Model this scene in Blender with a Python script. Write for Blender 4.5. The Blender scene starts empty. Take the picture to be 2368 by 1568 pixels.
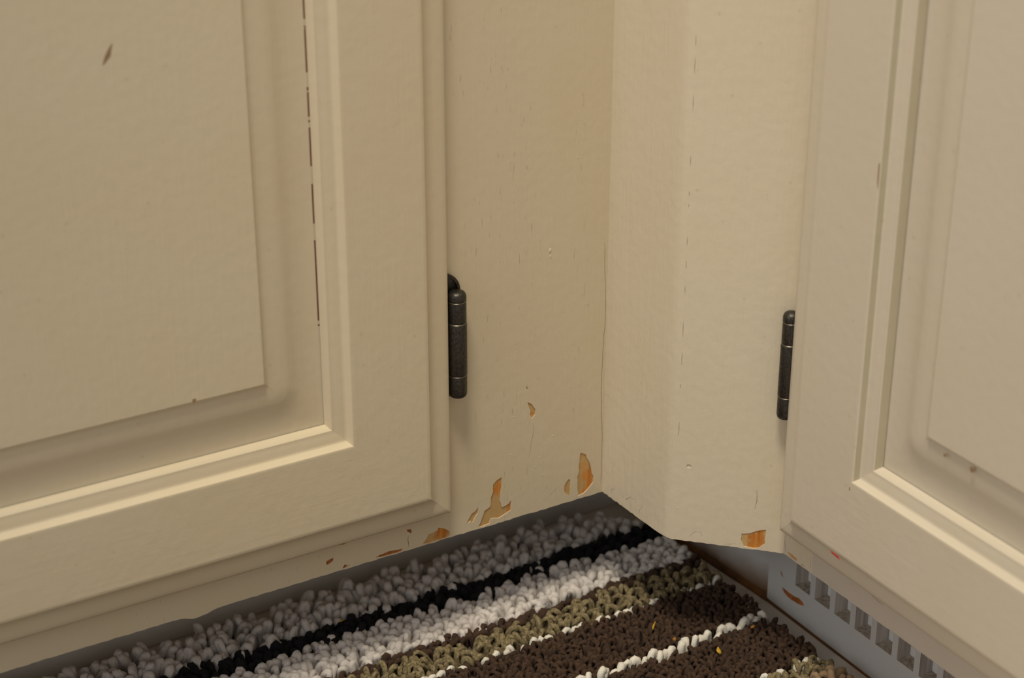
import bpy, bmesh, math, random
import numpy as np
from mathutils import Vector, Matrix
from mathutils.geometry import tessellate_polygon

random.seed(7)
rng = np.random.default_rng(11)
SC = bpy.context.scene
COL = SC.collection
MM = 0.001
ZB = 75.0            # underside of the cabinets above the floor, mm

# ------------------------------------------------------------------ camera
YAW, PITCH, ROLL = math.radians(30.74), math.radians(24.84), math.radians(0.06)
fw = Vector((math.sin(YAW)*math.cos(PITCH), math.cos(YAW)*math.cos(PITCH), -math.sin(PITCH)))
rt = Vector((math.cos(YAW), -math.sin(YAW), 0))
up = rt.cross(fw)
rt2 = math.cos(ROLL)*rt + math.sin(ROLL)*up
up2 = -math.sin(ROLL)*rt + math.cos(ROLL)*up
cam = bpy.data.cameras.new('camera')
cam.sensor_width = 23.6
cam.lens = 4285.0*23.6/2368.0
cam.clip_start = 0.02
cam.dof.use_dof = True
cam.dof.focus_distance = 0.965
cam.dof.aperture_fstop = 5.0
cam.dof.aperture_blades = 7
camo = bpy.data.objects.new('camera', cam)
COL.objects.link(camo)
mw = Matrix(((rt2.x, up2.x, -fw.x), (rt2.y, up2.y, -fw.y), (rt2.z, up2.z, -fw.z))).to_4x4()
mw.translation = Vector((-0.50447, -0.74949, 0.51132 + ZB*MM))
camo.matrix_world = mw
SC.camera = camo

# ------------------------------------------------------------------ world, lamps, exposure
w = bpy.data.worlds.new('room_air')
SC.world = w
w.use_nodes = True
bg = w.node_tree.nodes['Background']
bg.inputs['Color'].default_value = (1.0, 0.97, 0.93, 1)
bg.inputs['Strength'].default_value = 0.40
ld = bpy.data.lights.new('unseen_ceiling_lamp', 'SPOT')      # unseen warm ceiling lamp, its cone narrowed to fade both sides
ld.energy = 165
ld.spot_size = math.radians(28)
ld.spot_blend = 1.0
ld.shadow_soft_size = 0.24
ld.color = (1.0, 0.91, 0.72)
lo = bpy.data.objects.new('unseen_ceiling_lamp', ld)
COL.objects.link(lo)
lo.location = (-0.58, -0.55, 2.30)
lo.rotation_euler = (Vector((-0.05, -0.10, 0.06)) - Vector(lo.location)).to_track_quat('-Z', 'Y').to_euler()
wd = bpy.data.lights.new('window_daylight', 'AREA')       # a kitchen window off to the left
wd.shape = 'RECTANGLE'
wd.size, wd.size_y = 1.1, 1.1
wd.energy = 11
wd.color = (1.0, 0.95, 0.88)
wo = bpy.data.objects.new('window_daylight', wd)
COL.objects.link(wo)
wo.location = (-2.50, -0.60, 1.25)
wo.rotation_euler = (Vector((0.1, -0.1, 0.15)) - Vector(wo.location)).to_track_quat('-Z', 'Y').to_euler()
vs = SC.view_settings
vs.view_transform = 'Standard'
vs.look = 'None'
vs.gamma = 1
vs.use_curve_mapping = False
vs.exposure = -0.17

# ------------------------------------------------------------------ materials
def nodes_of(m):
    m.use_nodes = True
    nt = m.node_tree
    return nt, nt.nodes, nt.links, nt.nodes['Principled BSDF']

def srgb(r, g, b):
    f = lambda c: (c/255/12.92) if c/255 <= 0.04045 else ((c/255+0.055)/1.055)**2.4
    return (f(r), f(g), f(b), 1)

def noise(nt, scale, detail=2.0, rough=0.5, vec=None):
    n = nt.nodes.new('ShaderNodeTexNoise')
    n.inputs['Scale'].default_value = scale
    n.inputs['Detail'].default_value = detail
    n.inputs['Roughness'].default_value = rough
    if vec is not None: nt.links.new(vec, n.inputs['Vector'])
    return n

def ramp(nt, src, p0, p1, c0=(0, 0, 0, 1), c1=(1, 1, 1, 1)):
    r = nt.nodes.new('ShaderNodeValToRGB')
    e = r.color_ramp.elements
    e[0].position, e[1].position = p0, p1
    e[0].color, e[1].color = c0, c1
    nt.links.new(src, r.inputs[0])
    return r

def mapping(nt, scale):
    tc = nt.nodes.new('ShaderNodeTexCoord')
    mp = nt.nodes.new('ShaderNodeMapping')
    mp.inputs['Scale'].default_value = scale
    nt.links.new(tc.outputs['Object'], mp.inputs['Vector'])
    return mp.outputs['Vector'], tc.outputs['Object']

def mixc(nt, fac, a, b):
    m = nt.nodes.new('ShaderNodeMix')
    m.data_type = 'RGBA'
    for s, v in ((m.inputs[6], a), (m.inputs[7], b)):
        if hasattr(v, 'is_linked') or isinstance(v, bpy.types.NodeSocket): nt.links.new(v, s)
        else: s.default_value = v
    if isinstance(fac, bpy.types.NodeSocket): nt.links.new(fac, m.inputs[0])
    else: m.inputs[0].default_value = fac
    return m.outputs[2]

def paint(name, col, col2, grain=(420, 420, 14), peel=1.0, grainy=1.0, rough=0.42, pores=0.0, foot_shade=None):
    m = bpy.data.materials.new(name)
    nt, N, L, P = nodes_of(m)
    gv, ov = mapping(nt, grain)
    big = noise(nt, 14, 3, 0.6, ov)
    c = mixc(nt, ramp(nt, big.outputs[0], 0.35, 0.75).outputs[0], col, col2)
    gn = noise(nt, 1.0, 4, 0.6, gv)
    fine = noise(nt, 900, 2, 0.5, ov)
    lump = noise(nt, 180, 1, 0.4, ov)
    spots = nt.nodes.new('ShaderNodeTexVoronoi')
    spots.inputs['Scale'].default_value = 60
    L.new(ov, spots.inputs['Vector'])
    sp = ramp(nt, spots.outputs['Distance'], 0.03, 0.075, (1, 1, 1, 1), (0, 0, 0, 1))
    c = mixc(nt, mathn(nt, 'MULTIPLY', sp.outputs[0], 0.28), c, (col[0]*0.72, col[1]*0.60, col[2]*0.42, 1))
    if pores:
        pv, _ = mapping(nt, (grain[0]*2.2, grain[1]*2.2, grain[2]*8))
        pn = noise(nt, 1.0, 2, 0.5, pv)
        band = noise(nt, 26, 0, 0.5, mapping(nt, (1, 1, 0.06))[0])
        pm = mathn(nt, 'MULTIPLY', ramp(nt, pn.outputs[0], 0.68, 0.73).outputs[0], ramp(nt, band.outputs[0], 0.56, 0.64).outputs[0])
        c = mixc(nt, mathn(nt, 'MULTIPLY', pm, pores), c, (col[0]*0.42, col[1]*0.34, col[2]*0.28, 1))
    if foot_shade:  # painted shade, strongest at the lowest z
        sep = nt.nodes.new('ShaderNodeSeparateXYZ')
        L.new(ov, sep.inputs[0])
        wob = noise(nt, 40, 2, 0.5, ov)
        zz = mathn(nt, 'ADD', sep.outputs[2], mathn(nt, 'MULTIPLY', mathn(nt, 'SUBTRACT', wob.outputs[0], 0.5), 0.012))
        mr = nt.nodes.new('ShaderNodeMapRange')
        L.new(zz, mr.inputs[0])
        mr.inputs[1].default_value, mr.inputs[2].default_value = foot_shade[0], foot_shade[1]
        mr.inputs[3].default_value, mr.inputs[4].default_value = 1, 0
        c = mixc(nt, mr.outputs[0], c, foot_shade[2])
    L.new(c, P.inputs['Base Color'])
    P.inputs['Roughness'].default_value = rough
    P.inputs['Specular IOR Level'].default_value = 0.35
    b1 = bump(nt, gn.outputs[0], 0.10*grainy, 0.0012)
    b2 = bump(nt, fine.outputs[0], 0.06*peel, 0.0006, b1)
    b3 = bump(nt, lump.outputs[0], 0.10*peel, 0.0012, b2)
    L.new(b3, P.inputs['Normal'])
    return m

def mathn(nt, op, a, b):
    m = nt.nodes.new('ShaderNodeMath')
    m.operation = op
    for s, v in ((m.inputs[0], a), (m.inputs[1], b)):
        if isinstance(v, bpy.types.NodeSocket): nt.links.new(v, s)
        else: s.default_value = v
    return m.outputs[0]

def bump(nt, src, strength, dist, prev=None):
    b = nt.nodes.new('ShaderNodeBump')
    b.inputs['Strength'].default_value = strength
    b.inputs['Distance'].default_value = dist
    nt.links.new(src, b.inputs['Height'])
    if prev is not None: nt.links.new(prev, b.inputs['Normal'])
    return b.outputs[0]

def wood(name, c0, c1, grain=(260, 260, 16), rough=0.5, c2=None):
    m = bpy.data.materials.new(name)
    nt, N, L, P = nodes_of(m)
    gv, ov = mapping(nt, grain)
    gn = noise(nt, 1.0, 4, 0.65, gv)
    c = mixc(nt, ramp(nt, gn.outputs[0], 0.35, 0.68).outputs[0], c0, c1)
    if c2:
        pn = noise(nt, 110, 2, 0.5, ov)
        c = mixc(nt, mathn(nt, 'MULTIPLY', ramp(nt, pn.outputs[0], 0.44, 0.56).outputs[0], 0.85), c, c2)
    L.new(c, P.inputs['Base Color'])
    P.inputs['Roughness'].default_value = rough
    L.new(bump(nt, gn.outputs[0], 0.3, 0.001), P.inputs['Normal'])
    return m

def yarn(name, c0, c1, scale=260, fibre=1.0, rough=0.9, sheen=0.12):
    m = bpy.data.materials.new(name)
    nt, N, L, P = nodes_of(m)
    _, ov = mapping(nt, (1, 1, 1))
    n = noise(nt, scale, 3, 0.6, ov)
    L.new(mixc(nt, ramp(nt, n.outputs[0], 0.35, 0.65).outputs[0], c0, c1), P.inputs['Base Color'])
    f = noise(nt, 1500, 3, 0.7, ov)
    L.new(bump(nt, f.outputs[0], 0.6*fibre, 0.0008), P.inputs['Normal'])
    P.inputs['Roughness'].default_value = rough
    P.inputs['Specular IOR Level'].default_value = 0.15
    P.inputs['Sheen Weight'].default_value = sheen
    return m

def plain(name, c, rough=0.5, metal=0.0):
    m = bpy.data.materials.new(name)
    nt, N, L, P = nodes_of(m)
    _, ov = mapping(nt, (1, 1, 1))
    n = noise(nt, 400, 2, 0.5, ov)
    L.new(mixc(nt, n.outputs[0], c, (c[0]*0.75, c[1]*0.75, c[2]*0.75, 1)), P.inputs['Base Color'])
    P.inputs['Roughness'].default_value = rough
    P.inputs['Metallic'].default_value = metal
    return m

CREAM = (0.70, 0.602, 0.44, 1)
CREAM2 = (0.69, 0.583, 0.41, 1)
PAINT_V = paint('cream_paint_upright', CREAM, CREAM2, (420, 420, 14))
PAINT_H = paint('cream_paint_level', CREAM, CREAM2, (14, 14, 420), 1.0, 0.6)
PAINT_FRAME = paint('cream_paint_open_grain', (0.71, 0.612, 0.45, 1), (0.70, 0.592, 0.415, 1), (420, 420, 14), 1.0, 1.2, pores=0.35)
PAINT_ROUGH = paint('cream_paint_brushed', (0.72, 0.632, 0.485, 1), (0.71, 0.617, 0.46, 1), (300, 300, 18), 1.3, 2.6)
PAINT_RIGHT = paint('pale_cream_paint', (0.68, 0.602, 0.485, 1), (0.67, 0.587, 0.46, 1), (420, 420, 14))
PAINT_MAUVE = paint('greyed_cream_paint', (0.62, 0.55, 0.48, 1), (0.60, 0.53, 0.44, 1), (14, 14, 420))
KICK = paint('grey_white_paint', (0.60, 0.60, 0.605, 1), (0.57, 0.56, 0.55, 1), (14, 14, 300), 0.6, 1.5, 0.5)
KICK_L = paint('warm_grey_paint', (0.72, 0.69, 0.65, 1), (0.66, 0.62, 0.57, 1), (14, 14, 300), 0.6, 1.5, 0.5, pores=0.7)
KICK_SHADED = paint('grey_white_with_painted_shade', (0.60, 0.60, 0.605, 1), (0.57, 0.56, 0.55, 1), (14, 14, 300), 0.6, 1.0, 0.5,
                   foot_shade=(0.002, 0.022, (0.17, 0.085, 0.03, 1)))  # soft brown shade at the board's foot, put into the colour
VENTBACK = plain('white_primed_backing', (0.85, 0.85, 0.86, 1), 0.6)
SPOT = plain('faded_brown_mark', (0.36, 0.23, 0.125, 1), 0.5)
ORANGE = wood('bare_orange_wood', srgb(222, 150, 70), srgb(182, 108, 38), (420, 420, 26), 0.45, srgb(200, 170, 118))
BROWNWOOD = wood('bare_brown_wood', srgb(185, 115, 58), srgb(138, 76, 32), (300, 300, 40), 0.5)
HOLEWOOD = wood('sawn_grey_wood', srgb(216, 210, 203), srgb(162, 153, 145), (300, 700, 12), 0.8)
ENDWOOD = wood('sawn_end_grain', srgb(190, 180, 166), srgb(130, 118, 104), (500, 500, 500), 0.85)
DARKLINE = wood('dirt_filled_crack', srgb(105, 80, 55), srgb(70, 50, 32), (200, 200, 60), 0.8)
SEAM = wood('grubby_paint_seam', srgb(160, 136, 98), srgb(112, 90, 62), (200, 200, 90), 0.8)
EDGE = wood('dark_lip_edge', srgb(168, 148, 116), srgb(92, 78, 64), (70, 70, 70), 0.6)  # darker mottled coat along the doors' lower lip
GRIME = wood('amber_grime', srgb(120, 78, 28), srgb(70, 42, 14), (60, 30, 60), 0.45)

def crack_mat():
    m = bpy.data.materials.new('open_joint_with_paint_bridges')
    nt, N, L, P = nodes_of(m)
    mv, ov = mapping(nt, (30, 30, 75))
    n = noise(nt, 1.0, 3, 0.7, mv)
    sep = nt.nodes.new('ShaderNodeSeparateXYZ')
    L.new(ov, sep.inputs[0])
    mr = nt.nodes.new('ShaderNodeMapRange')
    L.new(sep.outputs[2], mr.inputs[0])
    mr.inputs[1].default_value, mr.inputs[2].default_value = 0.205, 0.235
    mr.inputs[3].default_value, mr.inputs[4].default_value = 0.68, 0.45
    d = mathn(nt, 'GREATER_THAN', n.outputs[0], mr.outputs[0])
    L.new(mixc(nt, d, CREAM, srgb(128, 84, 64)), P.inputs['Base Color'])
    P.inputs['Roughness'].default_value = 0.6
    return m
CRACK = crack_mat()

def metal_mat():
    m = bpy.data.materials.new('aged_bronze')
    nt, N, L, P = nodes_of(m)
    mv, ov = mapping(nt, (1500, 1500, 700))
    n = noise(nt, 1.0, 4, 0.7, mv)
    L.new(mixc(nt, ramp(nt, n.outputs[0], 0.40, 0.75).outputs[0], (0.045, 0.042, 0.038, 1), (0.125, 0.112, 0.095, 1)), P.inputs['Base Color'])
    P.inputs['Metallic'].default_value = 0.85
    P.inputs['Roughness'].default_value = 0.40
    L.new(bump(nt, n.outputs[0], 0.15, 0.0006), P.inputs['Normal'])
    return m
BRONZE = metal_mat()
WORN = plain('worn_bright_edge', (0.30, 0.26, 0.20, 1), 0.38, 0.9)
FLOORM = paint('worn_vinyl', (0.70, 0.65, 0.58, 1), (0.60, 0.54, 0.47, 1), (30, 30, 30), 0.6, 0.5, 0.45)
Y_WHITE = yarn('white_cotton_yarn', (0.76, 0.705, 0.67, 1), (0.64, 0.59, 0.555, 1), 160)
Y_BRIGHT = yarn('bright_white_yarn', (0.84, 0.80, 0.72, 1), (0.76, 0.71, 0.62, 1), 160)
Y_BLACK = yarn('black_cotton_yarn', (0.010, 0.010, 0.012, 1), (0.018, 0.017, 0.018, 1), 200, sheen=0.02)
Y_BROWN = yarn('dark_brown_yarn', (0.050, 0.029, 0.019, 1), (0.080, 0.047, 0.030, 1), 200, sheen=0.03)
Y_OLIVE = yarn('olive_tweed_yarn', (0.13, 0.10, 0.048, 1), (0.33, 0.265, 0.15, 1), 700, sheen=0.05)
Y_TAN = yarn('tan_yarn', (0.36, 0.25, 0.15, 1), (0.28, 0.18, 0.10, 1), 200)
BACKING = yarn('woven_rug_backing', (0.10, 0.085, 0.07, 1), (0.14, 0.12, 0.10, 1), 300)

# ------------------------------------------------------------------ object helpers
def thing(name, label, cat, loc_mm, group=None):
    o = bpy.data.objects.new(name, None)
    COL.objects.link(o)
    o.empty_display_size = 0.05
    o.location = Vector(loc_mm)*MM
    o['label'] = label
    o['category'] = cat
    if group: o['group'] = group
    return o

def root_loc(p):
    v = Vector((0, 0, 0))
    while p is not None:
        v += Vector(p.location)
        p = p.parent
    return v

def link_mesh(name, me, mats, parent=None, smooth=None):
    o = bpy.data.objects.new(name, me)
    COL.objects.link(o)
    for m in (mats if isinstance(mats, (list, tuple)) else [mats]): me.materials.append(m)
    if parent is not None:
        o.parent = parent
        off = root_loc(parent)
        me.transform(Matrix.Translation(-off))
    if smooth is not None:
        me.polygons.foreach_set('use_smooth', [True]*len(me.polygons))
        me.set_sharp_from_angle(angle=math.radians(smooth))
    me.update()
    return o

class MB:
    """collects polygons in millimetres, z measured from the cabinets' underside"""
    def __init__(s): s.v, s.f, s.mi = [], [], []
    def pts(s, P):
        i = len(s.v)
        s.v += [(p[0]*MM, p[1]*MM, (p[2]+ZB)*MM) for p in P]
        return list(range(i, i+len(P)))
    def poly(s, P, mi=0):
        s.f.append(s.pts(P)); s.mi.append(mi)
    def box(s, a, b, mi=0):
        x0, y0, z0 = a; x1, y1, z1 = b
        i = s.pts([(x0,y0,z0),(x1,y0,z0),(x1,y1,z0),(x0,y1,z0),(x0,y0,z1),(x1,y0,z1),(x1,y1,z1),(x0,y1,z1)])
        for q in ((0,3,2,1),(4,5,6,7),(0,1,5,4),(1,2,6,5),(2,3,7,6),(3,0,4,7)):
            s.f.append([i[k] for k in q]); s.mi.append(mi)
    def grid(s, rows, mi=0, closed=False):
        idx = [s.pts(r) for r in rows]
        n = len(rows[0])
        for a, b in zip(idx[:-1], idx[1:]):
            for k in range(n if closed else n-1):
                k2 = (k+1) % n
                s.f.append([a[k], a[k2], b[k2], b[k]]); s.mi.append(mi)
        return idx
    def lathe(s, c, prof, n=28, mi=0, cap=True):
        rows = [[(c[0]+r*math.cos(2*math.pi*k/n), c[1]+r*math.sin(2*math.pi*k/n), c[2]+z) for k in range(n)] for r, z in prof]
        idx = s.grid(rows, mi, True)
        if cap:
            s.f.append(idx[0][::-1]); s.mi.append(mi)
            s.f.append(idx[-1]); s.mi.append(mi)
    def blob(s, c, r, n=8, mi=0):
        rows = []
        for j in range(n//2+1):
            t = math.pi*j/(n//2)
            rows.append([(c[0]+r[0]*math.sin(t)*math.cos(2*math.pi*k/n), c[1]+r[1]*math.sin(t)*math.sin(2*math.pi*k/n), c[2]+r[2]*math.cos(t)) for k in range(n)])
        s.grid(rows, mi, True)
    def chipped(s, outer, chips, to3, deep, paint_mi=0, wall_mi=0):
        """flat painted sheet in (u, v) with chips through the coat; chips = [(polygon, material index)]"""
        loops = [outer]+[c for c, _ in chips]
        allp = [p for l in loops for p in l]
        tri = tessellate_polygon([[Vector((p[0], p[1], 0)) for p in l] for l in loops])
        idx = s.pts([to3(p[0], p[1], 0.0) for p in allp])
        for t in tri:
            s.f.append([idx[k] for k in t]); s.mi.append(paint_mi)
        for c, mi in chips:
            n = len(c)
            top = [to3(p[0], p[1], 0.0) for p in c]
            bot = [to3(p[0], p[1], deep) for p in c]
            a, b = s.pts(top), s.pts(bot)
            for k in range(n):
                s.f.append([a[k], a[(k+1) % n], b[(k+1) % n], b[k]]); s.mi.append(wall_mi)
            b2 = s.pts(bot)
            for t in tessellate_polygon([[Vector((p[0], p[1], 0)) for p in c]]):
                s.f.append([b2[k] for k in t]); s.mi.append(mi)
    def build(s, name, mats, parent=None, smooth=None, recalc=True):
        me = bpy.data.meshes.new(name)
        me.from_pydata(s.v, [], s.f)
        me.polygons.foreach_set('material_index', s.mi)
        if recalc:
            bm = bmesh.new(); bm.from_mesh(me)
            bmesh.ops.recalc_face_normals(bm, faces=bm.faces)
            bm.to_mesh(me); bm.free()
        return link_mesh(name, me, mats, parent, smooth)

def jag(pts, amp, step=2.0, seed=0):
    """roughen a chip outline"""
    r = random.Random(seed)
    out = []
    n = len(pts)
    for k in range(n):
        a, b = pts[k], pts[(k+1) % n]
        m = max(1, int(math.hypot(b[0]-a[0], b[1]-a[1])/step))
        out.append(a)
        for j in range(1, m):
            t = j/m
            out.append((a[0]+(b[0]-a[0])*t+r.uniform(-amp, amp), a[1]+(b[1]-a[1])*t+r.uniform(-amp, amp)))
    return out

def sliver(path, w):
    """thin closed outline round a crack"""
    L, R = [], []
    for k, p in enumerate(path):
        a = path[max(0, k-1)]; b = path[min(len(path)-1, k+1)]
        dx, dy = b[0]-a[0], b[1]-a[1]
        l = math.hypot(dx, dy) or 1
        ww = w*(0.35 if k in (0, len(path)-1) else 1.0)*0.5
        L.append((p[0]-dy/l*ww, p[1]+dx/l*ww)); R.append((p[0]+dy/l*ww, p[1]-dx/l*ww))
    return L+R[::-1]

def rough_edge(x0, x1, z, amp, step, seed):
    r = random.Random(seed)
    n = int(abs(x1-x0)/step)
    return [(x0+(x1-x0)*k/n, z+(r.uniform(-amp, amp) if 0 < k < n else 0)) for k in range(n+1)]

# ------------------------------------------------------------------ the floor
mb = MB()
mb.box((-1500, -1600, -95), (1000, 500, -75))
fl = mb.build('floor', FLOORM)
fl['kind'] = 'structure'

# ------------------------------------------------------------------ doors and hinges
LIP = [(0.9, 0), (0.2, 1.5), (0, 4.0), (0.1, 6.6), (0.5, 7.6), (0.9, 7.95), (1.5, 8.25), (3.5, 8.5), (7.5, 8.7), (9.8, 9.0), (11.5, 9.8),
       (13.0, 11.0), (14.0, 12.0), (14.7, 13.2), (15.3, 13.8), (16.2, 14.0), (17.2, 14.0), (56.6, 14.0), (57.5, 14.0), (58.1, 13.8), (58.5, 13.2),
       (59.9, 10.9), (60.4, 10.6), (61.6, 10.5), (63.5, 10.25), (65.2, 9.9), (66.4, 9.75), (67.4, 9.7), (67.9, 9.3), (69.6, 5.6)]
PANEL = [(69.2, 5.2), (70.3, 5.1), (73.0, 5.15), (78.0, 5.5), (82.0, 6.1), (85.0, 7.0), (87.5, 8.0), (90.0, 8.7), (94.0, 9.1),
         (98.5, 9.35), (100.4, 9.6), (101.2, 10.3), (101.7, 11.1), (102.4, 11.5)]

def ring_sides(mb, prof, W, H, to3, mi_of, fill=False):
    """mitred frame: every side is a strip of its own so that the mitres stay crisp"""
    for side in range(4):
        rows = []
        for d, wv in prof:
            c = [(d, d), (W-d, d), (W-d, H-d), (d, H-d)]
            a, b = c[side], c[(side+1) % 4]
            rows.append([to3(a[0], a[1], wv), to3(b[0], b[1], wv)])
        mi = mi_of(side)
        idx = [mb.pts(r) for r in rows]
        for k, (a, b) in enumerate(zip(idx[:-1], idx[1:])):
            mb.f.append([a[0], a[1], b[1], b[0]])
            mb.mi.append(mi if not isinstance(mi, dict) else mi.get(k, mi[-1]))
    if fill:
        d, wv = prof[-1]
        mb.poly([to3(d, d, wv), to3(W-d, d, wv), to3(W-d, H-d, wv), to3(d, H-d, wv)], 0)

GR_A = [d for d, _ in LIP].index(58.5)
GR_B = [d for d, _ in LIP].index(67.9)

def make_door(cab, to3, W, H, mats, flip, crack, extra=None, extra_panel=None, dark_groove=False):
    m = MB()
    # sides: 0 bottom rail, 1 far stile, 2 top rail, 3 hinge stile
    ring_sides(m, LIP, W, H, to3, lambda s: {3: 4, 4: 4, -1: 1} if s == 0 else ({GR_A: 5, GR_B: 5, -1: 0} if (s == 3 and dark_groove) else (1 if s == 2 else 0)))
    m.poly([to3(0.9, 0.9, 0), to3(W-0.9, 0.9, 0), to3(W-0.9, H-0.9, 0), to3(0.9, H-0.9, 0)])
    if extra: extra(m)
    door = m.build('door', mats, cab, 32, recalc=False)
    fix_normals(door, flip)
    p = MB()
    rows = []
    for d, wv in PANEL:
        cr = 0.6+9.0*math.sin(math.pi*min(1, max(0, (d-71)/27)))**1.0 if 71 < d < 98 else 0.6
        row = []
        for cx, cy, a0 in ((W-d-cr, d+cr, -90), (W-d-cr, H-d-cr, 0), (d+cr, H-d-cr, 90), (d+cr, d+cr, 180)):
            for q in range(9):
                an = math.radians(a0+90*q/8)
                row.append(to3(cx+cr*math.cos(an), cy+cr*math.sin(an), wv))
        rows.append(row)
    idx = p.grid(rows, 0, True)
    p.f.append(p.pts(rows[-1])); p.mi.append(0)
    if crack: p.mi[26] = 1
    if extra_panel: extra_panel(p)
    pan = p.build('raised_panel', [mats[0], CRACK, SPOT], door, 32, recalc=False)
    fix_normals(pan, flip)
    return door

def fix_normals(o, outward):
    """turn every face of an open shell so that it looks out of the cabinet"""
    me = o.data
    bm = bmesh.new(); bm.from_mesh(me)
    ov = Vector(outward)
    for f in bm.faces:
        f.normal_update()
        if f.normal.dot(ov) < -1e-4: f.normal_flip()
    bm.to_mesh(me); bm.free()
    me.set_sharp_from_angle(angle=math.radians(32))
    me.update()

def make_hinge(cab, axis, z0, leaf_dirs, shift=0.0, R=4.85):
    """axis = (x, y) of the pin; leaf_dirs = (unit vector along the face towards the door, outward unit vector)"""
    ax, ay = axis
    h = thing('hinge', '', '', (ax, ay, z0+ZB))
    del h['label'], h['category']
    h.parent = cab
    h.location = Vector((ax, ay, z0+ZB))*MM - Vector(cab.location)
    def seg(name, za, zb_, r, mat, rim=0.35):
        m = MB()
        m.lathe((ax, ay, z0), [(r-rim, za), (r-0.08, za+0.25), (r, za+0.6), (r, zb_-0.6), (r-0.08, zb_-0.25), (r-rim, zb_)])
        return m.build(name, mat, h, 40)
    m = MB()
    m.lathe((ax, ay, z0), [(R-2.45, 0), (R-1.25, 0.25), (R-0.55, 0.8), (R-0.3, 1.5), (R-0.4, 1.75)])
    m.build('pin_cap', BRONZE, h, 40)
    seg('knuckle', 1.8, 12.5, R-0.05, BRONZE)
    seg('knuckle', 12.8, 41.4, R+0.12, BRONZE)
    seg('knuckle', 41.7, 53.2, R-0.05, BRONZE)
    for zz in (12.5, 41.5, 53.3):
        m = MB()
        rr = R-0.12
        m.lathe((ax, ay, z0), [(rr-0.5, zz-0.35), (rr, zz-0.2), (rr+0.14, zz), (rr, zz+0.2), (rr-0.5, zz+0.35)])
        e = m.build('worn_ring', WORN, h, 40)
        e['label'] = 'bright worn ring round the hinge barrel'
    m = MB()
    m.lathe((ax, ay, z0), [(R-0.15, 53.4), (R, 53.8), (R, 56.2), (R-0.35, 57.3), (R-1.1, 58.2), (R-2.4, 58.75), (1.0, 58.97), (0.3, 59.0)])
    m.build('pin_cap', BRONZE, h, 40)
    # leaf wrapped behind the barrel, arched at both ends, with a turned-up rim
    (ux, uy), (ox, oy) = leaf_dirs
    m = MB()
    def L3(u, v, o):
        u = max(u+shift, -15) if u < 14 else u
        return (ax+ux*u+ox*o, ay+uy*u+oy*o, z0+v)
    arc = []
    for k in range(13):
        t = math.pi*0.5*k/12
        arc.append((5.5-9.3*math.sin(t)**1.0*1.0, 57.0+10.5*math.cos(t)))
    out = [(15.0, 67.5)]+arc+[(-3.8, 3.0), (-3.0, 0.0), (0.0, -0.5), (15.0, -0.5)]
    inn = [(15.0, 66.0)]+[(5.5+(u-5.5)*0.84, 57.0+(v-57.0)*0.86) for u, v in arc]+[(-2.4, 4.0), (-1.6, 1.2), (0.2, 0.8), (15.0, 0.8)]
    n = len(out)
    a = m.pts([L3(u, v, -5.2) for u, v in out]); b = m.pts([L3(u, v, -3.0) for u, v in out])
    c = m.pts([L3(u, v, -3.0) for u, v in inn]); d = m.pts([L3(u, v, -4.4) for u, v in inn])
    for k in range(n):
        q = (k+1) % n
        for p1, p2 in ((a, b), (b, c), (c, d)):
            m.f.append([p1[k], p1[q], p2[q], p2[k]]); m.mi.append(0)
    m.f.append(d); m.mi.append(0)
    m.f.append(a[::-1]); m.mi.append(0)
    m.build('leaf', BRONZE, h, 40)
    return h

# ------------------------------------------------------------------ the left cabinet
cabL = thing('base_cabinet', 'cream painted cabinet left of the corner, its bottom rail chipped to orange wood', 'cabinet', (-275, 150, 0), 'kitchen base cabinets')
TOP = 620.0
chipsL = [
 ([(-49.1,68.4),(-46.2,66.3),(-44.1,62.8),(-44.4,59.9),(-46.1,58.2),(-47.3,57.2),(-46.6,58.4),(-47.6,60.9),(-47.3,63.0),(-48.6,66.3)],1),
 ([(-15.1,28.8),(-11.4,26.7),(-10.7,24.2),(-8.9,21.0),(-7.7,16.8),(-7.5,14.0),(-6.3,11.9),(-6.4,7.7),(-8.9,5.3),(-12.5,2.5),(-14.3,2.3),(-15.8,1.7),(-16.6,6.1),(-16.5,11.6),(-16.9,13.9),(-16.0,16.4),(-15.8,21.8)],1),
 ([(-22.1,14.6),(-21.3,11.0),(-21.6,3.5),(-24.5,6.0),(-25.2,7.9),(-25.1,11.0),(-23.9,13.1)],1),
 ([(-64.8,27.6),(-65.3,20.8),(-66.2,13.6),(-65.1,9.1),(-60.8,10.0),(-59.2,12.0),(-59.6,5.5),(-64.3,3.8),(-67.0,2.9),(-71.9,4.0),(-72.9,1.2),(-77.4,0.8),(-79.8,1.2),(-78.0,4.1),(-75.9,10.0),(-72.2,11.6),(-71.8,16.9),(-70.4,20.3),(-70.5,24.4),(-68.0,26.7)],1),
 ([(-79.7,13.5),(-79.8,9.8),(-81.7,7.6),(-83.1,5.0),(-84.5,6.4),(-87.2,4.7),(-85.8,7.5),(-83.8,10.6),(-81.7,11.4)],1),
 ([(-104.1,8.2),(-100.4,6.4),(-96.9,3.4),(-97.2,0.9),(-100.5,0.6),(-107.2,0.6),(-113.4,0.7),(-113.0,1.9),(-111.1,3.7),(-110.0,5.9),(-107.1,6.0),(-104.4,6.7)],1),
 ([(-122.8,12.7),(-120.1,12.1),(-120.0,9.6),(-121.2,10.3),(-122.5,11.4)],2),
 ([(-125.2,1.9),(-126.2,0.7),(-134.4,0.6),(-141.7,1.2),(-138.9,2.3),(-132.6,2.7)],2),
 ([(-165.4,8.8),(-165.6,7.0),(-167.6,5.9),(-169.6,5.6),(-169.6,7.8),(-167.5,8.6)],2),
 ([(-156.1,1.5),(-159.7,0.7),(-160.7,0.9),(-159.2,2.9),(-158,1.9)],2),
]
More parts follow.
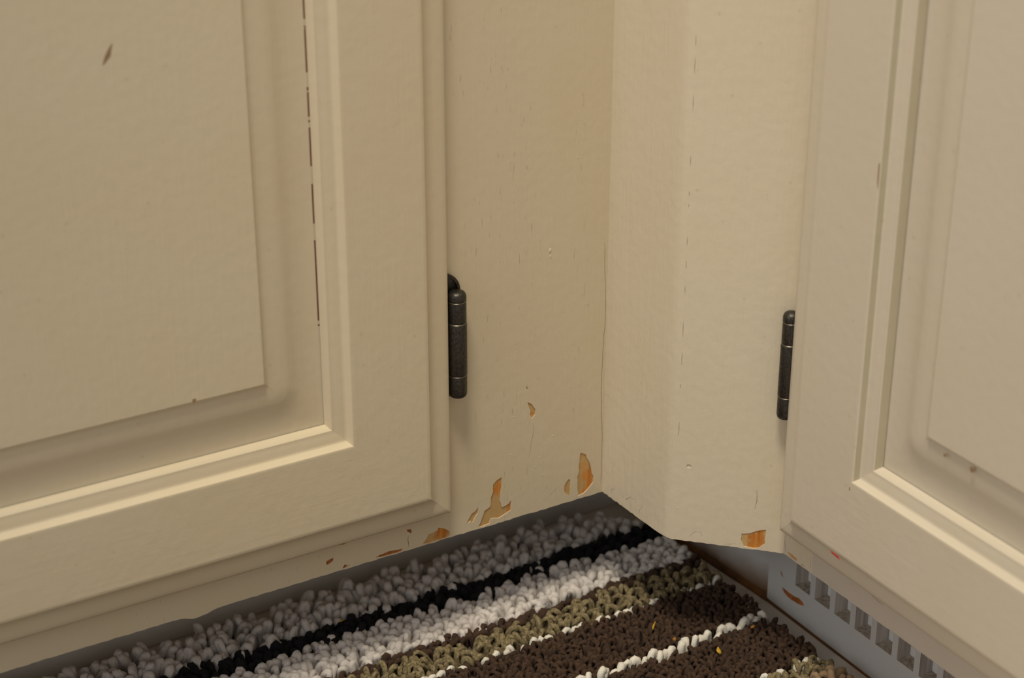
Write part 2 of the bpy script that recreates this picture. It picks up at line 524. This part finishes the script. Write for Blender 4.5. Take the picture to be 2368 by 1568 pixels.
m = MB()
to3L = lambda u, v, d: (u, d, v)
chips = [(jag(c, 0.22, 1.6, k), mi) for k, (c, mi) in enumerate(chipsL)]
# vertical joint of stile and rail, and hair cracks in the paint
chips.append((sliver([(-122.0, 8.6), (-122.2, 6.0), (-122.0, 4.0), (-122.3, 1.2)], 0.35), 3))
chips.append((sliver([(-45.6, 55.0), (-45.2, 50.0), (-46.3, 45.0), (-47.0, 40.0), (-48.2, 34.0)], 0.22), 3))
chips.append((sliver([(-36.5, 5.0), (-34.0, 8.0), (-31.0, 10.5), (-30.4, 7.0)], 0.25), 3))
chips.append((sliver([(-49.2, 78.5), (-49.8, 77.4), (-48.8, 76.2)], 0.5), 3))
zc = 150.0
path = []
while zc > 0.8:
    path.append((-1.6+0.7*math.sin(zc*0.07)+random.uniform(-0.25, 0.25), zc)); zc -= random.uniform(3, 7)
chips.append((sliver(path, 0.34), 4))
bottom = rough_edge(-550, -0.0, 0, 0.28, 2.4, 3)
bottom = [(u, v-(2.4*math.exp(-((u+240)/7)**2) if -262 < u < -218 else 0)) for u, v in bottom]
outer = bottom+[(0.0, TOP), (-550.0, TOP)]
m.chipped(outer, chips, to3L, 0.4, 0, 0)
# rail thickness under the bottom edge, and the back of the board
for a, b in zip(bottom[:-1], bottom[1:]):
    m.poly([(a[0], 0, a[1]), (b[0], 0, b[1]), (b[0], 19, b[1]), (a[0], 19, a[1])])
m.poly([(-550, 19, 0), (0, 19, 0), (0, 19, TOP), (-550, 19, TOP)])
m.poly([(-550, 0, TOP), (0, 0, TOP), (0, 19, TOP), (-550, 19, TOP)])
m.poly([(-550, 0, 0), (-550, 19, 0), (-550, 19, TOP), (-550, 0, TOP)])
# drips and grit under the paint
for x, z, r, e in ((-36.0, 152.3, 1.3, 1.5), (-35.8, 149.0, 0.9, 1.2), (-20, 200, .5, .5), (-58, 62, .45, .8), (-33, 44, .5, .8), (-41, 33, .5, .9), (-44, 28, .4, 1.0), (-39, 22, .5, .8), (-30, 57, .4, .9), (-26, 66, .4, .8), (-60, 40, .5, .6)):
    m.blob((x, 0.1, z), (r*0.85, 0.32, r*e*0.85))
m.build('face_frame', [PAINT_FRAME, ORANGE, BROWNWOOD, DARKLINE, SEAM], cabL, 30)
m = MB(); m.box((-550, 19, 2), (45, 420, TOP))
m.build('carcass', PAINT_V, cabL)
m = MB(); m.box((-550, 92, -74.6), (84, 104, 1.5))
m.build('toe_kick', KICK_L, cabL)

WL, HL = 360.0, 560.0
to3DL = lambda u, v, o: (-100.0-u, -o, 20.0+v)
def spotsL(mm):
    # the coat knocked off the lower lip
    for pts in ([(-159.2,20.8),(-162.8,19.4),(-166.7,19.9),(-163.7,20.3)], [(-206.1,20.2),(-210.7,20.0),(-215.3,19.9),(-208.9,21.7)], [(-316,20.6),(-319,20.2),(-321,21.2),(-318,22)]):
        c = jag([(p[0], p[1]+0.6) for p in pts], 0.15, 1.5, 5)
        top = [(p[0], -7.75, p[1]) for p in c]; bot = [(p[0], -6.9, p[1]) for p in c]
        mm.poly(top, 2)
        for k in range(len(c)): mm.poly([top[k], top[(k+1) % len(c)], bot[(k+1) % len(c)], bot[k]], 2)
def spotsLP(mm):
    for pts in ([(-261.2,297.0),(-262.5,291.6),(-264.4,289.6),(-266.3,288.0),(-265.3,291.0),(-263.3,294.6)], [(-236.8,123.9),(-238.6,123.6),(-238.4,121.6),(-237.0,121.9)]):
        top = [(p[0], -11.62, p[1]) for p in pts]; bot = [(p[0], -11.3, p[1]) for p in pts]
        mm.poly(top, 2)
        for k in range(len(pts)): mm.poly([top[k], top[(k+1) % len(pts)], bot[(k+1) % len(pts)], bot[k]], 2)
make_door(cabL, to3DL, WL, HL, [PAINT_V, PAINT_H, BROWNWOOD, SPOT, EDGE], (0, -1, 0), True, spotsL, spotsLP)
make_hinge(cabL, (-94.2, -5.6), 86.0, ((-1, 0), (0, -1)))

# ------------------------------------------------------------------ the corner post
post = thing('corner_post', 'cream chamfered filler post between the two cabinets, one chip at its foot', 'filler panel', (30, -40, 0))
prof = [(0.0, 0.0), (1.23, -41.0), (1.5, -48.0), (1.75, -53.0), (2.05, -56.5), (2.5, -58.8), (3.3, -60.5), (4.5, -62.0)]
m = MB()
zbot = lambda k: 0.25*math.sin(k*2.1)
# return face with a flake line in it, then the rounded arris
toR = lambda u, v, d: (d+0.03*u, -u, v)
fl1 = [(jag(sliver([(11.5, 9.0), (11.0, 6.3), (8.8, 6.0), (8.2, 2.6)], 0.3), 0, 5), 2), (sliver([(33.0, 6.0), (30.0, 9.5), (26.0, 9.0), (22.0, 5.5), (18, 6.4)], 0.22), 2),
       (sliver([(9.0, 18.0), (8.7, 16.0)], 0.4), 1), (sliver([(37.5, 9.5), (35.0, 5.5), (33.8, 2.6)], 0.22), 2)]
eb = rough_edge(0, 41, 0, 0.3, 2.0, 8)
m.chipped(eb+[(41.0, TOP), (0.0, TOP)], fl1, toR, 0.35)
rows = [[(p[0], p[1], 0.2*math.sin(5*k)) for k, p in enumerate(prof[1:])], [(p[0], p[1], TOP) for p in prof[1:]]]
m.grid(rows)
# chamfer
s2 = 2**-.5
c0 = (4.5, -62.0)
clen = (46.0-4.5)/s2
toC = lambda u, v, d: (c0[0]+(u+d)*s2, c0[1]+(-u+d)*s2, v)
off = 3.54
chipC = [(jag([(39.6,8.8),(44.6,9.9),(47.1,11.4),(52.2,13.0),(51.9,4.0),(50.6,3.1),(49.5,1.7),(46.2,0.7),(41.3,1.0),(40.2,3.0),(39.3,4.9)], 0.25, 1.5, 4), 1)]
chipC = [([(u-off, v) for u, v in c], mi) for c, mi in chipC]
chipC.append((sliver([(37.0-off, 2.2), (34.0-off, 1.4), (30.5-off, 1.0)], 0.25), 2))
chipC.append((sliver([(19.0-off, 4.0), (18.0-off, 6.5), (15.0-off, 6.2), (12.0-off, 3.2)], 0.25), 2))
chipC.append((sliver([(46.0-off, 36.0), (46.5-off, 30.0), (45.6-off, 24.0)], 0.22), 2))
chipC.append(([(10.1-off+1.4*math.cos(k*math.pi/5), 45.0+1.2*math.sin(k*math.pi/5)) for k in range(10)], 0))
zc = 420.0
r7 = random.Random(4)
while zc > 60:
    l = r7.uniform(1.5, 9)
    chipC.append((sliver([(0.4+r7.uniform(-.1, .1), zc), (0.42+r7.uniform(-.1, .1), zc-l*0.5), (0.4, zc-l)], 0.22), 3))
    zc -= l+r7.uniform(3, 26)
ec = rough_edge(0, clen, 0, 0.25, 2.2, 9)
m.chipped(ec+[(clen, TOP), (0.0, TOP)], chipC, toC, 0.4)
for x, z, r in ((22, 60, .5), (30, 150, .5), (38, 155, .45), (42, 190, .5), (36, 240, .6), (33, 215, .4), (18, 260, .5), (40, 118, .5), (44, 130, .45), (9, 92, .5), (2.5, 30, .6), (5, 19, .7), (14, 97, .4), (47, 210, .4), (26, 285, .5)):
    u = x-off
    if u < 0.6: u = 0.6
    p = toC(u, z, 0.1)
    m.blob(p, (r*0.5, r*0.5, r*0.75))
# underside, top and hidden back
base = prof+[(46.0, -103.5), (46.0, 0.0)]
m.poly([(p[0], p[1], 0.4) for p in base]); m.poly([(p[0], p[1], TOP) for p in base])
m.poly([(46, -103.5, 0), (46, 0, 0), (46, 0, TOP), (46, -103.5, TOP)])
m.poly([(0, 0, 0), (46, 0, 0), (46, 0, TOP), (0, 0, TOP)])
po = m.build('post_body', [PAINT_ROUGH, ORANGE, DARKLINE, SEAM], post, 30, recalc=False)
def fix_radial(o, centre):
    bm = bmesh.new(); bm.from_mesh(o.data)
    c = Vector(centre)*MM - root_loc(o.parent)
    for f in bm.faces:
        f.normal_update()
        d = f.calc_center_median()-c
        d.z = 0
        if abs(f.normal.z) < 0.8 and f.normal.dot(d) < 0: f.normal_flip()
    bm.to_mesh(o.data); bm.free()
    o.data.update()
fix_radial(po, (38, -30, 0))

# ------------------------------------------------------------------ the right cabinet
cabR = thing('base_cabinet', 'cream painted cabinet right of the corner, row of square vent holes below its door', 'cabinet', (246, -330, 0), 'kitchen base cabinets')
m = MB()
toF = lambda u, v, d: (46.0+d, -103.8-u, v)
chipR = [([(1.9,2.6),(6.4,2.9),(10.4,2.3),(10.2,0.7),(5.0,0.8)],1), ([(13.8,0.7),(17.4,0.9),(15.2,1.6)],1)]
chipR = [(jag(c, 0.15, 1.5, 3), mi) for c, mi in chipR]
chipR += [(sliver([(0.8, 9.0), (0.9, 5.0), (0.7, 0.9)], 0.4), 2), (sliver([(13.5, 8.0), (13.6, 3.2)], 0.25), 2), (sliver([(21.0, 9.0), (21.2, 5.0), (20.9, 2.0)], 0.25), 2),
          (sliver([(66.0, 12.5), (72.0, 11.2), (77.0, 10.8)], 0.4), 3)]
e1 = rough_edge(0, 22.5, 0, 0.2, 2.2, 12)
m.chipped(e1+[(22.5, TOP), (0.0, TOP)], [c for c in chipR if c[0][0][0] < 22.4], toF, 0.4)
e2 = rough_edge(22.5, 460, 0, 0.2, 3.0, 13)
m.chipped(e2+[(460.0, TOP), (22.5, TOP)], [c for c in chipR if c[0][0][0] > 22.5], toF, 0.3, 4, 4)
m.poly([(46, -103.8, 0), (46, -562.7, 0), (65, -562.7, 0), (65, -103.8, 0)])
m.poly([(46, -103.8, TOP), (46, -562.7, TOP), (65, -562.7, TOP), (65, -103.8, TOP)])
m.poly([(46, -562.7, 0), (46, -562.7, TOP), (65, -562.7, TOP), (65, -562.7, 0)])
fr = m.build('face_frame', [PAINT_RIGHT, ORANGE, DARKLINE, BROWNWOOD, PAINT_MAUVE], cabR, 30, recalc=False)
fix_normals(fr, (-1, 0, 0))
m = MB(); m.box((65, -562.7, 2), (446, 18, TOP))
m.build('carcass', PAINT_RIGHT, cabR)

WR, HR = 360.0, 562.0
to3DR = lambda u, v, o: (46.0-o, -107.4-u, 18.5+v)
def spotsR(mm):
    for c in ([(-165.4, 238), (-164.7, 237), (-164.9, 229), (-165.5, 226)], [(-164.8, 73.6), (-164.1, 73.2), (-164.3, 71.6), (-165.0, 72.0)]):
        top = [(31.94, y, z) for y, z in c]; bot = [(32.4, y, z) for y, z in c]
        mm.poly(top, 3)
        for k in range(4): mm.poly([top[k], top[(k+1) % 4], bot[(k+1) % 4], bot[k]], 3)
    pts = [(-154.9, 31.9), (-160.6, 31.7), (-161.8, 30.6), (-158.2, 31.0), (-156.0, 31.2)]
    top = [(31.93, y, z+0.9) for y, z in pts]; bot = [(32.4, y, z+0.9) for y, z in pts]
    mm.poly(top, 2)
    for k in range(len(pts)): mm.poly([top[k], top[(k+1) % len(pts)], bot[(k+1) % len(pts)], bot[k]], 2)
def spotsRP(mm):
    for y0, z0, r in ((-238.5, 117.5, 1.1), (-221.5, 116.8, 0.7)):
        c = [(y0+r*math.cos(t)*(1+.2*math.sin(3*t)), z0+r*1.3*math.sin(t)) for t in [k*math.pi/5 for k in range(10)]]
        top = [(34.38, y, z) for y, z in c]; bot = [(34.8, y, z) for y, z in c]
        mm.poly(top, 2)
        for k in range(10): mm.poly([top[k], top[(k+1) % 10], bot[(k+1) % 10], bot[k]], 2)
GROOVE_DARK = paint('darker_groove_paint', (0.52, 0.455, 0.32, 1), (0.46, 0.40, 0.27, 1), (300, 300, 30))  # darker olive coat for two moulding steps of the hinge stile
RED = plain('red_crayon', (0.55, 0.05, 0.04, 1), 0.5)
PAINT_RH = paint('pale_cream_paint_level', (0.68, 0.602, 0.485, 1), (0.67, 0.587, 0.46, 1), (14, 14, 420), 1.0, 0.6)
make_door(cabR, to3DR, WR, HR, [PAINT_RIGHT, PAINT_RH, RED, SPOT, EDGE, GROOVE_DARK], (-1, 0, 0), False, spotsR, spotsRP, True)
make_hinge(cabR, (39.6, -104.1), 82.0, ((0, -1), (-1, 0)), 5.5, 4.3)

# kick board with the row of vent holes
KX, TH = 86.5, 9.0
P0, PER, HW = -67.8, -16.95, 12.7
NH = 28
m = MB()
yend = P0+PER*NH-4
m.box((KX, yend, -74.6), (KX+TH, -44.0, -52.0))
m.box((KX, yend, -22.0), (KX+TH, -44.0, 1.0))
edges = [-44.0]
for k in range(NH):
    a = P0+PER*k
    edges += [a, a-HW]
edges.append(yend)
for k in range(0, len(edges), 2):
    y1, y0 = edges[k], edges[k+1]
    m.box((KX, y0, -52.0), (KX+TH, y1, -22.0))
    for q in (len(m.f)-4, len(m.f)-2): m.mi[q] = 1         # sawn cheeks of the holes
for k in range(NH):                                         # sawn sills
    a = P0+PER*k
    m.poly([(KX, a, -51.98), (KX+TH, a, -51.98), (KX+TH, a-HW, -51.98), (KX, a-HW, -51.98)], 2)
kc = [(-56.5,-59.7),(-61.4,-59.6),(-67.5,-59.7),(-71.4,-58.6),(-75.0,-59.2),(-76.7,-60.9),(-71.8,-62.5),(-65.8,-63.2),(-61.7,-62.9),(-58.5,-61.6)]
for c, mi in ((jag(kc, 0.2, 1.8, 2), 3), ([(-54.5, -49.5), (-56.3, -51.5), (-57.2, -53.0), (-55.2, -52.0)], 3)):
    top = [(KX-0.08, y, z) for y, z in c]; bot = [(KX+0.5, y, z) for y, z in c]
    m.poly(top, mi)
    for k in range(len(c)): m.poly([top[k], top[(k+1) % len(c)], bot[(k+1) % len(c)], bot[k]], mi)
vg = m.build('vented_toe_kick', [KICK, HOLEWOOD, ENDWOOD, BROWNWOOD], cabR, None)
vg['label'] = 'grey white kick board with a row of square vent holes'
m = MB(); m.box((KX+TH+0.3, yend, -74.6), (KX+TH+6, -44.0, 1.0))
m.build('vent_backing', VENTBACK, cabR)
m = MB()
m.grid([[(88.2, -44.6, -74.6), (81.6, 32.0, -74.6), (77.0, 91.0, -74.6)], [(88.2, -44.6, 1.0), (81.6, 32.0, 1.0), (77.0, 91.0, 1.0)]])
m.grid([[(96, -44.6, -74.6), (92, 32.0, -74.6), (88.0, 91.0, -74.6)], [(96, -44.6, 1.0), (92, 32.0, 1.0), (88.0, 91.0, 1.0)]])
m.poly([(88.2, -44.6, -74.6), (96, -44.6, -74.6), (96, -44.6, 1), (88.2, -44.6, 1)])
m.build('toe_kick', KICK_SHADED, cabR)
# line of grime along the joint of kick board and floor
m = MB()
pathg = [(76.4, 88.0, 1.6), (79.0, 60.0, 1.8), (81.0, 32.0, 2.2), (83.8, 0.0, 2.6), (86.6, -30.0, 2.6), (87.0, -43.0, 2.2), (86.3, -46.0, 1.1), (86.3, -90.0, 0.9), (86.3, -160.0, 0.7), (86.3, -300.0, 0.7), (86.3, yend, 0.7)]
rows = []
for k, (x, y, r) in enumerate(pathg):
    rows.append([(x-r, y, -74.95), (x-r*0.7, y, -74.95+r*0.45), (x-r*0.2, y, -74.95+r*0.9), (x+0.25, y, -74.95+r*1.2)])
m.grid(rows)
g = m.build('grime_line', GRIME, cabR, 40)
g['label'] = 'amber brown grime along the foot of the kick board'
fix_normals(g, (-1, 0, 1))

# ------------------------------------------------------------------ the rug
rug = thing('rug', 'striped loop pile rug in white, black, brown and olive on the floor under the cabinets', 'rug', (-180, -70, 0))
m = MB()
bo = [(-430, -272), (66, -272), (67, -150), (66, -20), (64, 30), (40, 76), (0, 77), (-430, 77)]
n = len(bo)
a = m.pts([(x, y, -74.9) for x, y in bo]); b = m.pts([(x, y, -71.2) for x, y in bo])
for k in range(n):
    q = (k+1) % n
    m.f.append([a[k], a[q], b[q], b[k]]); m.mi.append(0)
m.f.append(b); m.mi.append(0); m.f.append(a[::-1]); m.mi.append(0)
m.build('backing', BACKING, rug)

def loops(name, label, y0, y1, mat, sx, sy, r, h, a, jit=0.35, lean=2.0, ply=2, amp=0.20, twist=1.6, x0=-425, x1=66, wob=1.5, along=None, keep=1.0, base=-72.0, N=9, K=8, hvar=0.25, curl=0.0):
    """a stripe of yarn loops: every loop is an arched, twisted tube"""
    nx = int((x1-x0)/sx); ny = max(1, int(round((y1-y0)/sy)))
    X, Y = np.meshgrid(x0+(np.arange(nx)+0.5)*(x1-x0)/nx, y0+(np.arange(ny)+0.5)*(y1-y0)/ny)
    X = X + (np.arange(ny)[:, None] % 2)*sx*0.5
    X, Y = X.ravel(), Y.ravel()
    X = X+rng.normal(0, jit, X.size)*sx*0.6
    Y = Y+rng.normal(0, jit, X.size)*sy*0.6+wob*np.sin(X*0.045+y0)+0.6*wob*np.sin(X*0.13+2*y0)
    k = (rng.random(X.size) < keep) & (X < x1+1.5)
    # the back corner of the rug is rounded off under the post
    k &= ~((X > 20) & (Y > 78-(X-20)*0.55))
    X, Y = X[k], Y[k]
    n = X.size
    th = rng.uniform(0, math.pi, n) if along is None else rng.normal(along, 0.5, n)
    H = h*(1+rng.normal(0, hvar, n)).clip(0.5, 1.7)
    A = a*(1+rng.normal(0, 0.18, n))
    RR = r*(1+rng.normal(0, 0.10, n))
    lx, ly = rng.normal(0, lean, n), rng.normal(-lean*0.3, lean, n)
    t = np.linspace(0.0, math.pi, N)
    dx, dy = np.cos(th), np.sin(th)
    ct, st = np.cos(t)[None, :], np.sin(t)[None, :]
    cu = curl*np.sin(2*t)[None, :]*rng.choice([-1, 1], n)[:, None]
    px = X[:, None]-A[:, None]*ct*dx[:, None]+lx[:, None]*st-cu*dy[:, None]
    py = Y[:, None]-A[:, None]*ct*dy[:, None]+ly[:, None]*st+cu*dx[:, None]
    pz = base+H[:, None]*st
    Pp = np.stack([px, py, pz], -1)
    T = np.gradient(Pp, axis=1)
    T /= np.linalg.norm(T, axis=-1, keepdims=True)
    S = np.broadcast_to(np.stack([-dy, dx, np.zeros(n)], -1)[:, None, :], T.shape)
    B = np.cross(T, S); B /= np.linalg.norm(B, axis=-1, keepdims=True)+1e-9
    S = np.cross(B, T)
    ph = np.linspace(0, 2*math.pi, K, endpoint=False)[None, None, :]
    s = np.linspace(0, 1, N)[None, :, None]
    ph0 = rng.uniform(0, 6.28, n)[:, None, None]
    rad = RR[:, None, None]*(1.06-amp+amp*np.abs(np.cos(0.5*(ply*ph-twist*2*math.pi*s+ph0)))**0.7*1.25)
    V = Pp[:, :, None, :]+rad[..., None]*(np.cos(ph)[..., None]*S[:, :, None, :]+np.sin(ph)[..., None]*B[:, :, None, :])
    V[..., 2] = np.maximum(V[..., 2], -74.5)
    V[..., 2] += ZB
    V = (V*MM).reshape(-1, 3)
    ii, jj = np.meshgrid(np.arange(N-1), np.arange(K), indexing='ij')
    q = np.stack([ii*K+jj, ii*K+(jj+1) % K, (ii+1)*K+(jj+1) % K, (ii+1)*K+jj], -1).reshape(-1, 4)
    F = (q[None]+(np.arange(n)*N*K)[:, None, None]).reshape(-1, 4)
    me = bpy.data.meshes.new(name)
    me.vertices.add(len(V)); me.vertices.foreach_set('co', V.astype(np.float32).ravel())
    me.loops.add(F.size); me.loops.foreach_set('vertex_index', F.astype(np.int32).ravel())
    me.polygons.add(len(F))
    me.polygons.foreach_set('loop_start', np.arange(0, F.size, 4, dtype=np.int32))
    me.polygons.foreach_set('use_smooth', np.ones(len(F), dtype=bool))
    me.update(calc_edges=True)
    o = link_mesh(name, me, mat, rug)
    o['label'] = label
    o['kind'] = 'stuff'
    return o

loops('pile_stripe', 'wide white loop pile stripe along the back edge', 45, 75.5, Y_WHITE, 4.9, 4.7, 1.95, 10.0, 2.0, lean=2.6, x1=64, amp=0.28, twist=1.9, hvar=0.18, K=14, N=12)
loops('pile_stripe', 'black loop pile stripe', 31.5, 46, Y_BLACK, 4.6, 4.2, 2.0, 8.4, 2.6, lean=1.2, wob=1.8, hvar=0.1, amp=0.28)
loops('pile_stripe', 'white loop pile stripe in front of the black one', 2, 31, Y_WHITE, 4.4, 4.2, 1.9, 8.7, 2.1, lean=1.6, wob=1.6, amp=0.28, twist=1.9, hvar=0.13, K=14, N=12)
loops('pile_stripe', 'thin dark brown stripe behind the olive one', -6, 1, Y_BROWN, 4.4, 3.2, 1.6, 8.4, 2.6, along=0.0, wob=0.8, lean=0.8, hvar=0.08, amp=0.28)
loops('pile_stripe', 'olive tweed loop pile stripe', -23, -6, Y_OLIVE, 4.4, 4.2, 1.35, 9.0, 2.8, ply=3, amp=0.28, twist=1.6, lean=2.2, curl=1.3, N=13, K=14, wob=0.8, hvar=0.15)
loops('pile_stripe', 'thin broken white stripe in front of the olive one', -26, -24, Y_BRIGHT, 5.6, 2.0, 1.5, 7.4, 2.9, along=0.0, keep=0.8, wob=0.8, lean=0.5, hvar=0.08, amp=0.28)
loops('pile_stripe', 'wide dark brown loop pile stripe', -67, -26.5, Y_BROWN, 3.1, 2.8, 1.15, 8.0, 2.0, lean=1.2, wob=0.8, curl=0.5, amp=0.28, twist=1.8, hvar=0.09)
loops('pile_stripe', 'narrow bright white stripe between the dark brown ones', -71, -68.5, Y_BRIGHT, 4.8, 3.2, 1.8, 8.8, 2.6, along=0.25, wob=0.8, lean=0.9, hvar=0.12, amp=0.28)
loops('pile_stripe', 'dark brown loop pile stripe in front of the bright white line', -113, -72.5, Y_BROWN, 3.1, 2.8, 1.15, 8.0, 2.0, lean=1.2, wob=0.8, curl=0.5, amp=0.28, twist=1.8, hvar=0.09)
loops('pile_stripe', 'thin broken white stripe at the front olive band', -116, -114.5, Y_BRIGHT, 6.0, 2.0, 1.5, 7.4, 2.8, along=0.0, keep=0.6, wob=0.8, lean=0.5, hvar=0.08, amp=0.28)
loops('pile_stripe', 'front olive tweed stripe', -128, -116.5, Y_OLIVE, 4.4, 4.2, 1.35, 9.0, 2.8, ply=3, amp=0.28, twist=1.6, lean=2.2, curl=1.3, N=13, K=14, wob=0.8, hvar=0.15)
loops('pile_stripe', 'tan loop pile stripe at the front', -270, -128.5, Y_TAN, 4.6, 4.4, 1.8, 8.6, 2.6, lean=1.3, wob=0.8, hvar=0.13, amp=0.28)

# ------------------------------------------------------------------ crumbs and a hair on the rug
YEL = plain('dry_yellow_crumb', (0.62, 0.36, 0.03, 1), 0.6)
AMB = plain('amber_crumb', (0.40, 0.18, 0.03, 1), 0.6)
def crumb(name, label, x, y, z, size, rz, mat, cat='crumb'):
    m = MB()
    L_, W_, T_ = size
    rows = []
    for k in range(7):
        t = k/6
        wv = W_*(0.35+0.65*math.sin(math.pi*(0.12+0.76*t)))*(1+0.15*math.sin(5*t))
        cx = (t-0.5)*L_; bend = 0.045*L_*math.sin(math.pi*t)
        c, s = math.cos(rz), math.sin(rz)
        row = []
        for j in range(6):
            ang = 2*math.pi*j/6
            lx, ly = cx, wv*0.5*math.cos(ang)+bend
            row.append((x+c*lx-s*ly, y+s*lx+c*ly, z+T_*0.5*math.sin(ang)+T_*0.5))
        rows.append(row)
    idx = m.grid(rows, 0, True)
    m.f.append(idx[0]); m.mi.append(0); m.f.append(idx[-1]); m.mi.append(0)
    o = m.build(name, mat, None, 50)
    o['label'] = label; o['category'] = cat; o['group'] = 'crumbs on the rug'
    return o
crumb('crumb', 'long thin yellow splinter of food on the wide brown stripe', 2.6, -50.4, -61.2, (7.0, 1.1, 0.9), 0.75, YEL)
crumb('crumb', 'plump yellow crumb on the brown stripe in front of the white line', 18.9, -88.1, -61.2, (5.2, 2.2, 1.3), 1.15, YEL)
crumb('crumb', 'small amber crumb on brown pile near the right rug edge', 48.5, -79.1, -61.2, (2.6, 1.8, 1.2), 0.2, AMB)
crumb('crumb', 'rust coloured speck on the narrow bright white line', 3.4, -68.6, -59.6, (2.6, 1.8, 1.0), 0.9, AMB)
crumb('crumb', 'tiny yellow crumb on the black stripe', -144.0, 41.0, -60.6, (2.8, 1.3, 0.8), 0.1, YEL)
m = MB()
rows = []
for k in range(25):
    t = k/24
    x, y, z = 20+42*t, 38+12*t+2.5*math.sin(5*t), -60.2+1.8*math.sin(9*t)*0.5
    rows.append([(x+0.09*math.cos(q), y, z+0.09*math.sin(q)) for q in (0, 2.1, 4.2)])
m.grid(rows, 0, True)
hr = m.build('hair', plain('pale_hair', (0.5, 0.42, 0.30, 1), 0.4), None, 60)
hr['label'] = 'fine pale hair lying across the black stripe below the post'
hr['category'] = 'hair'
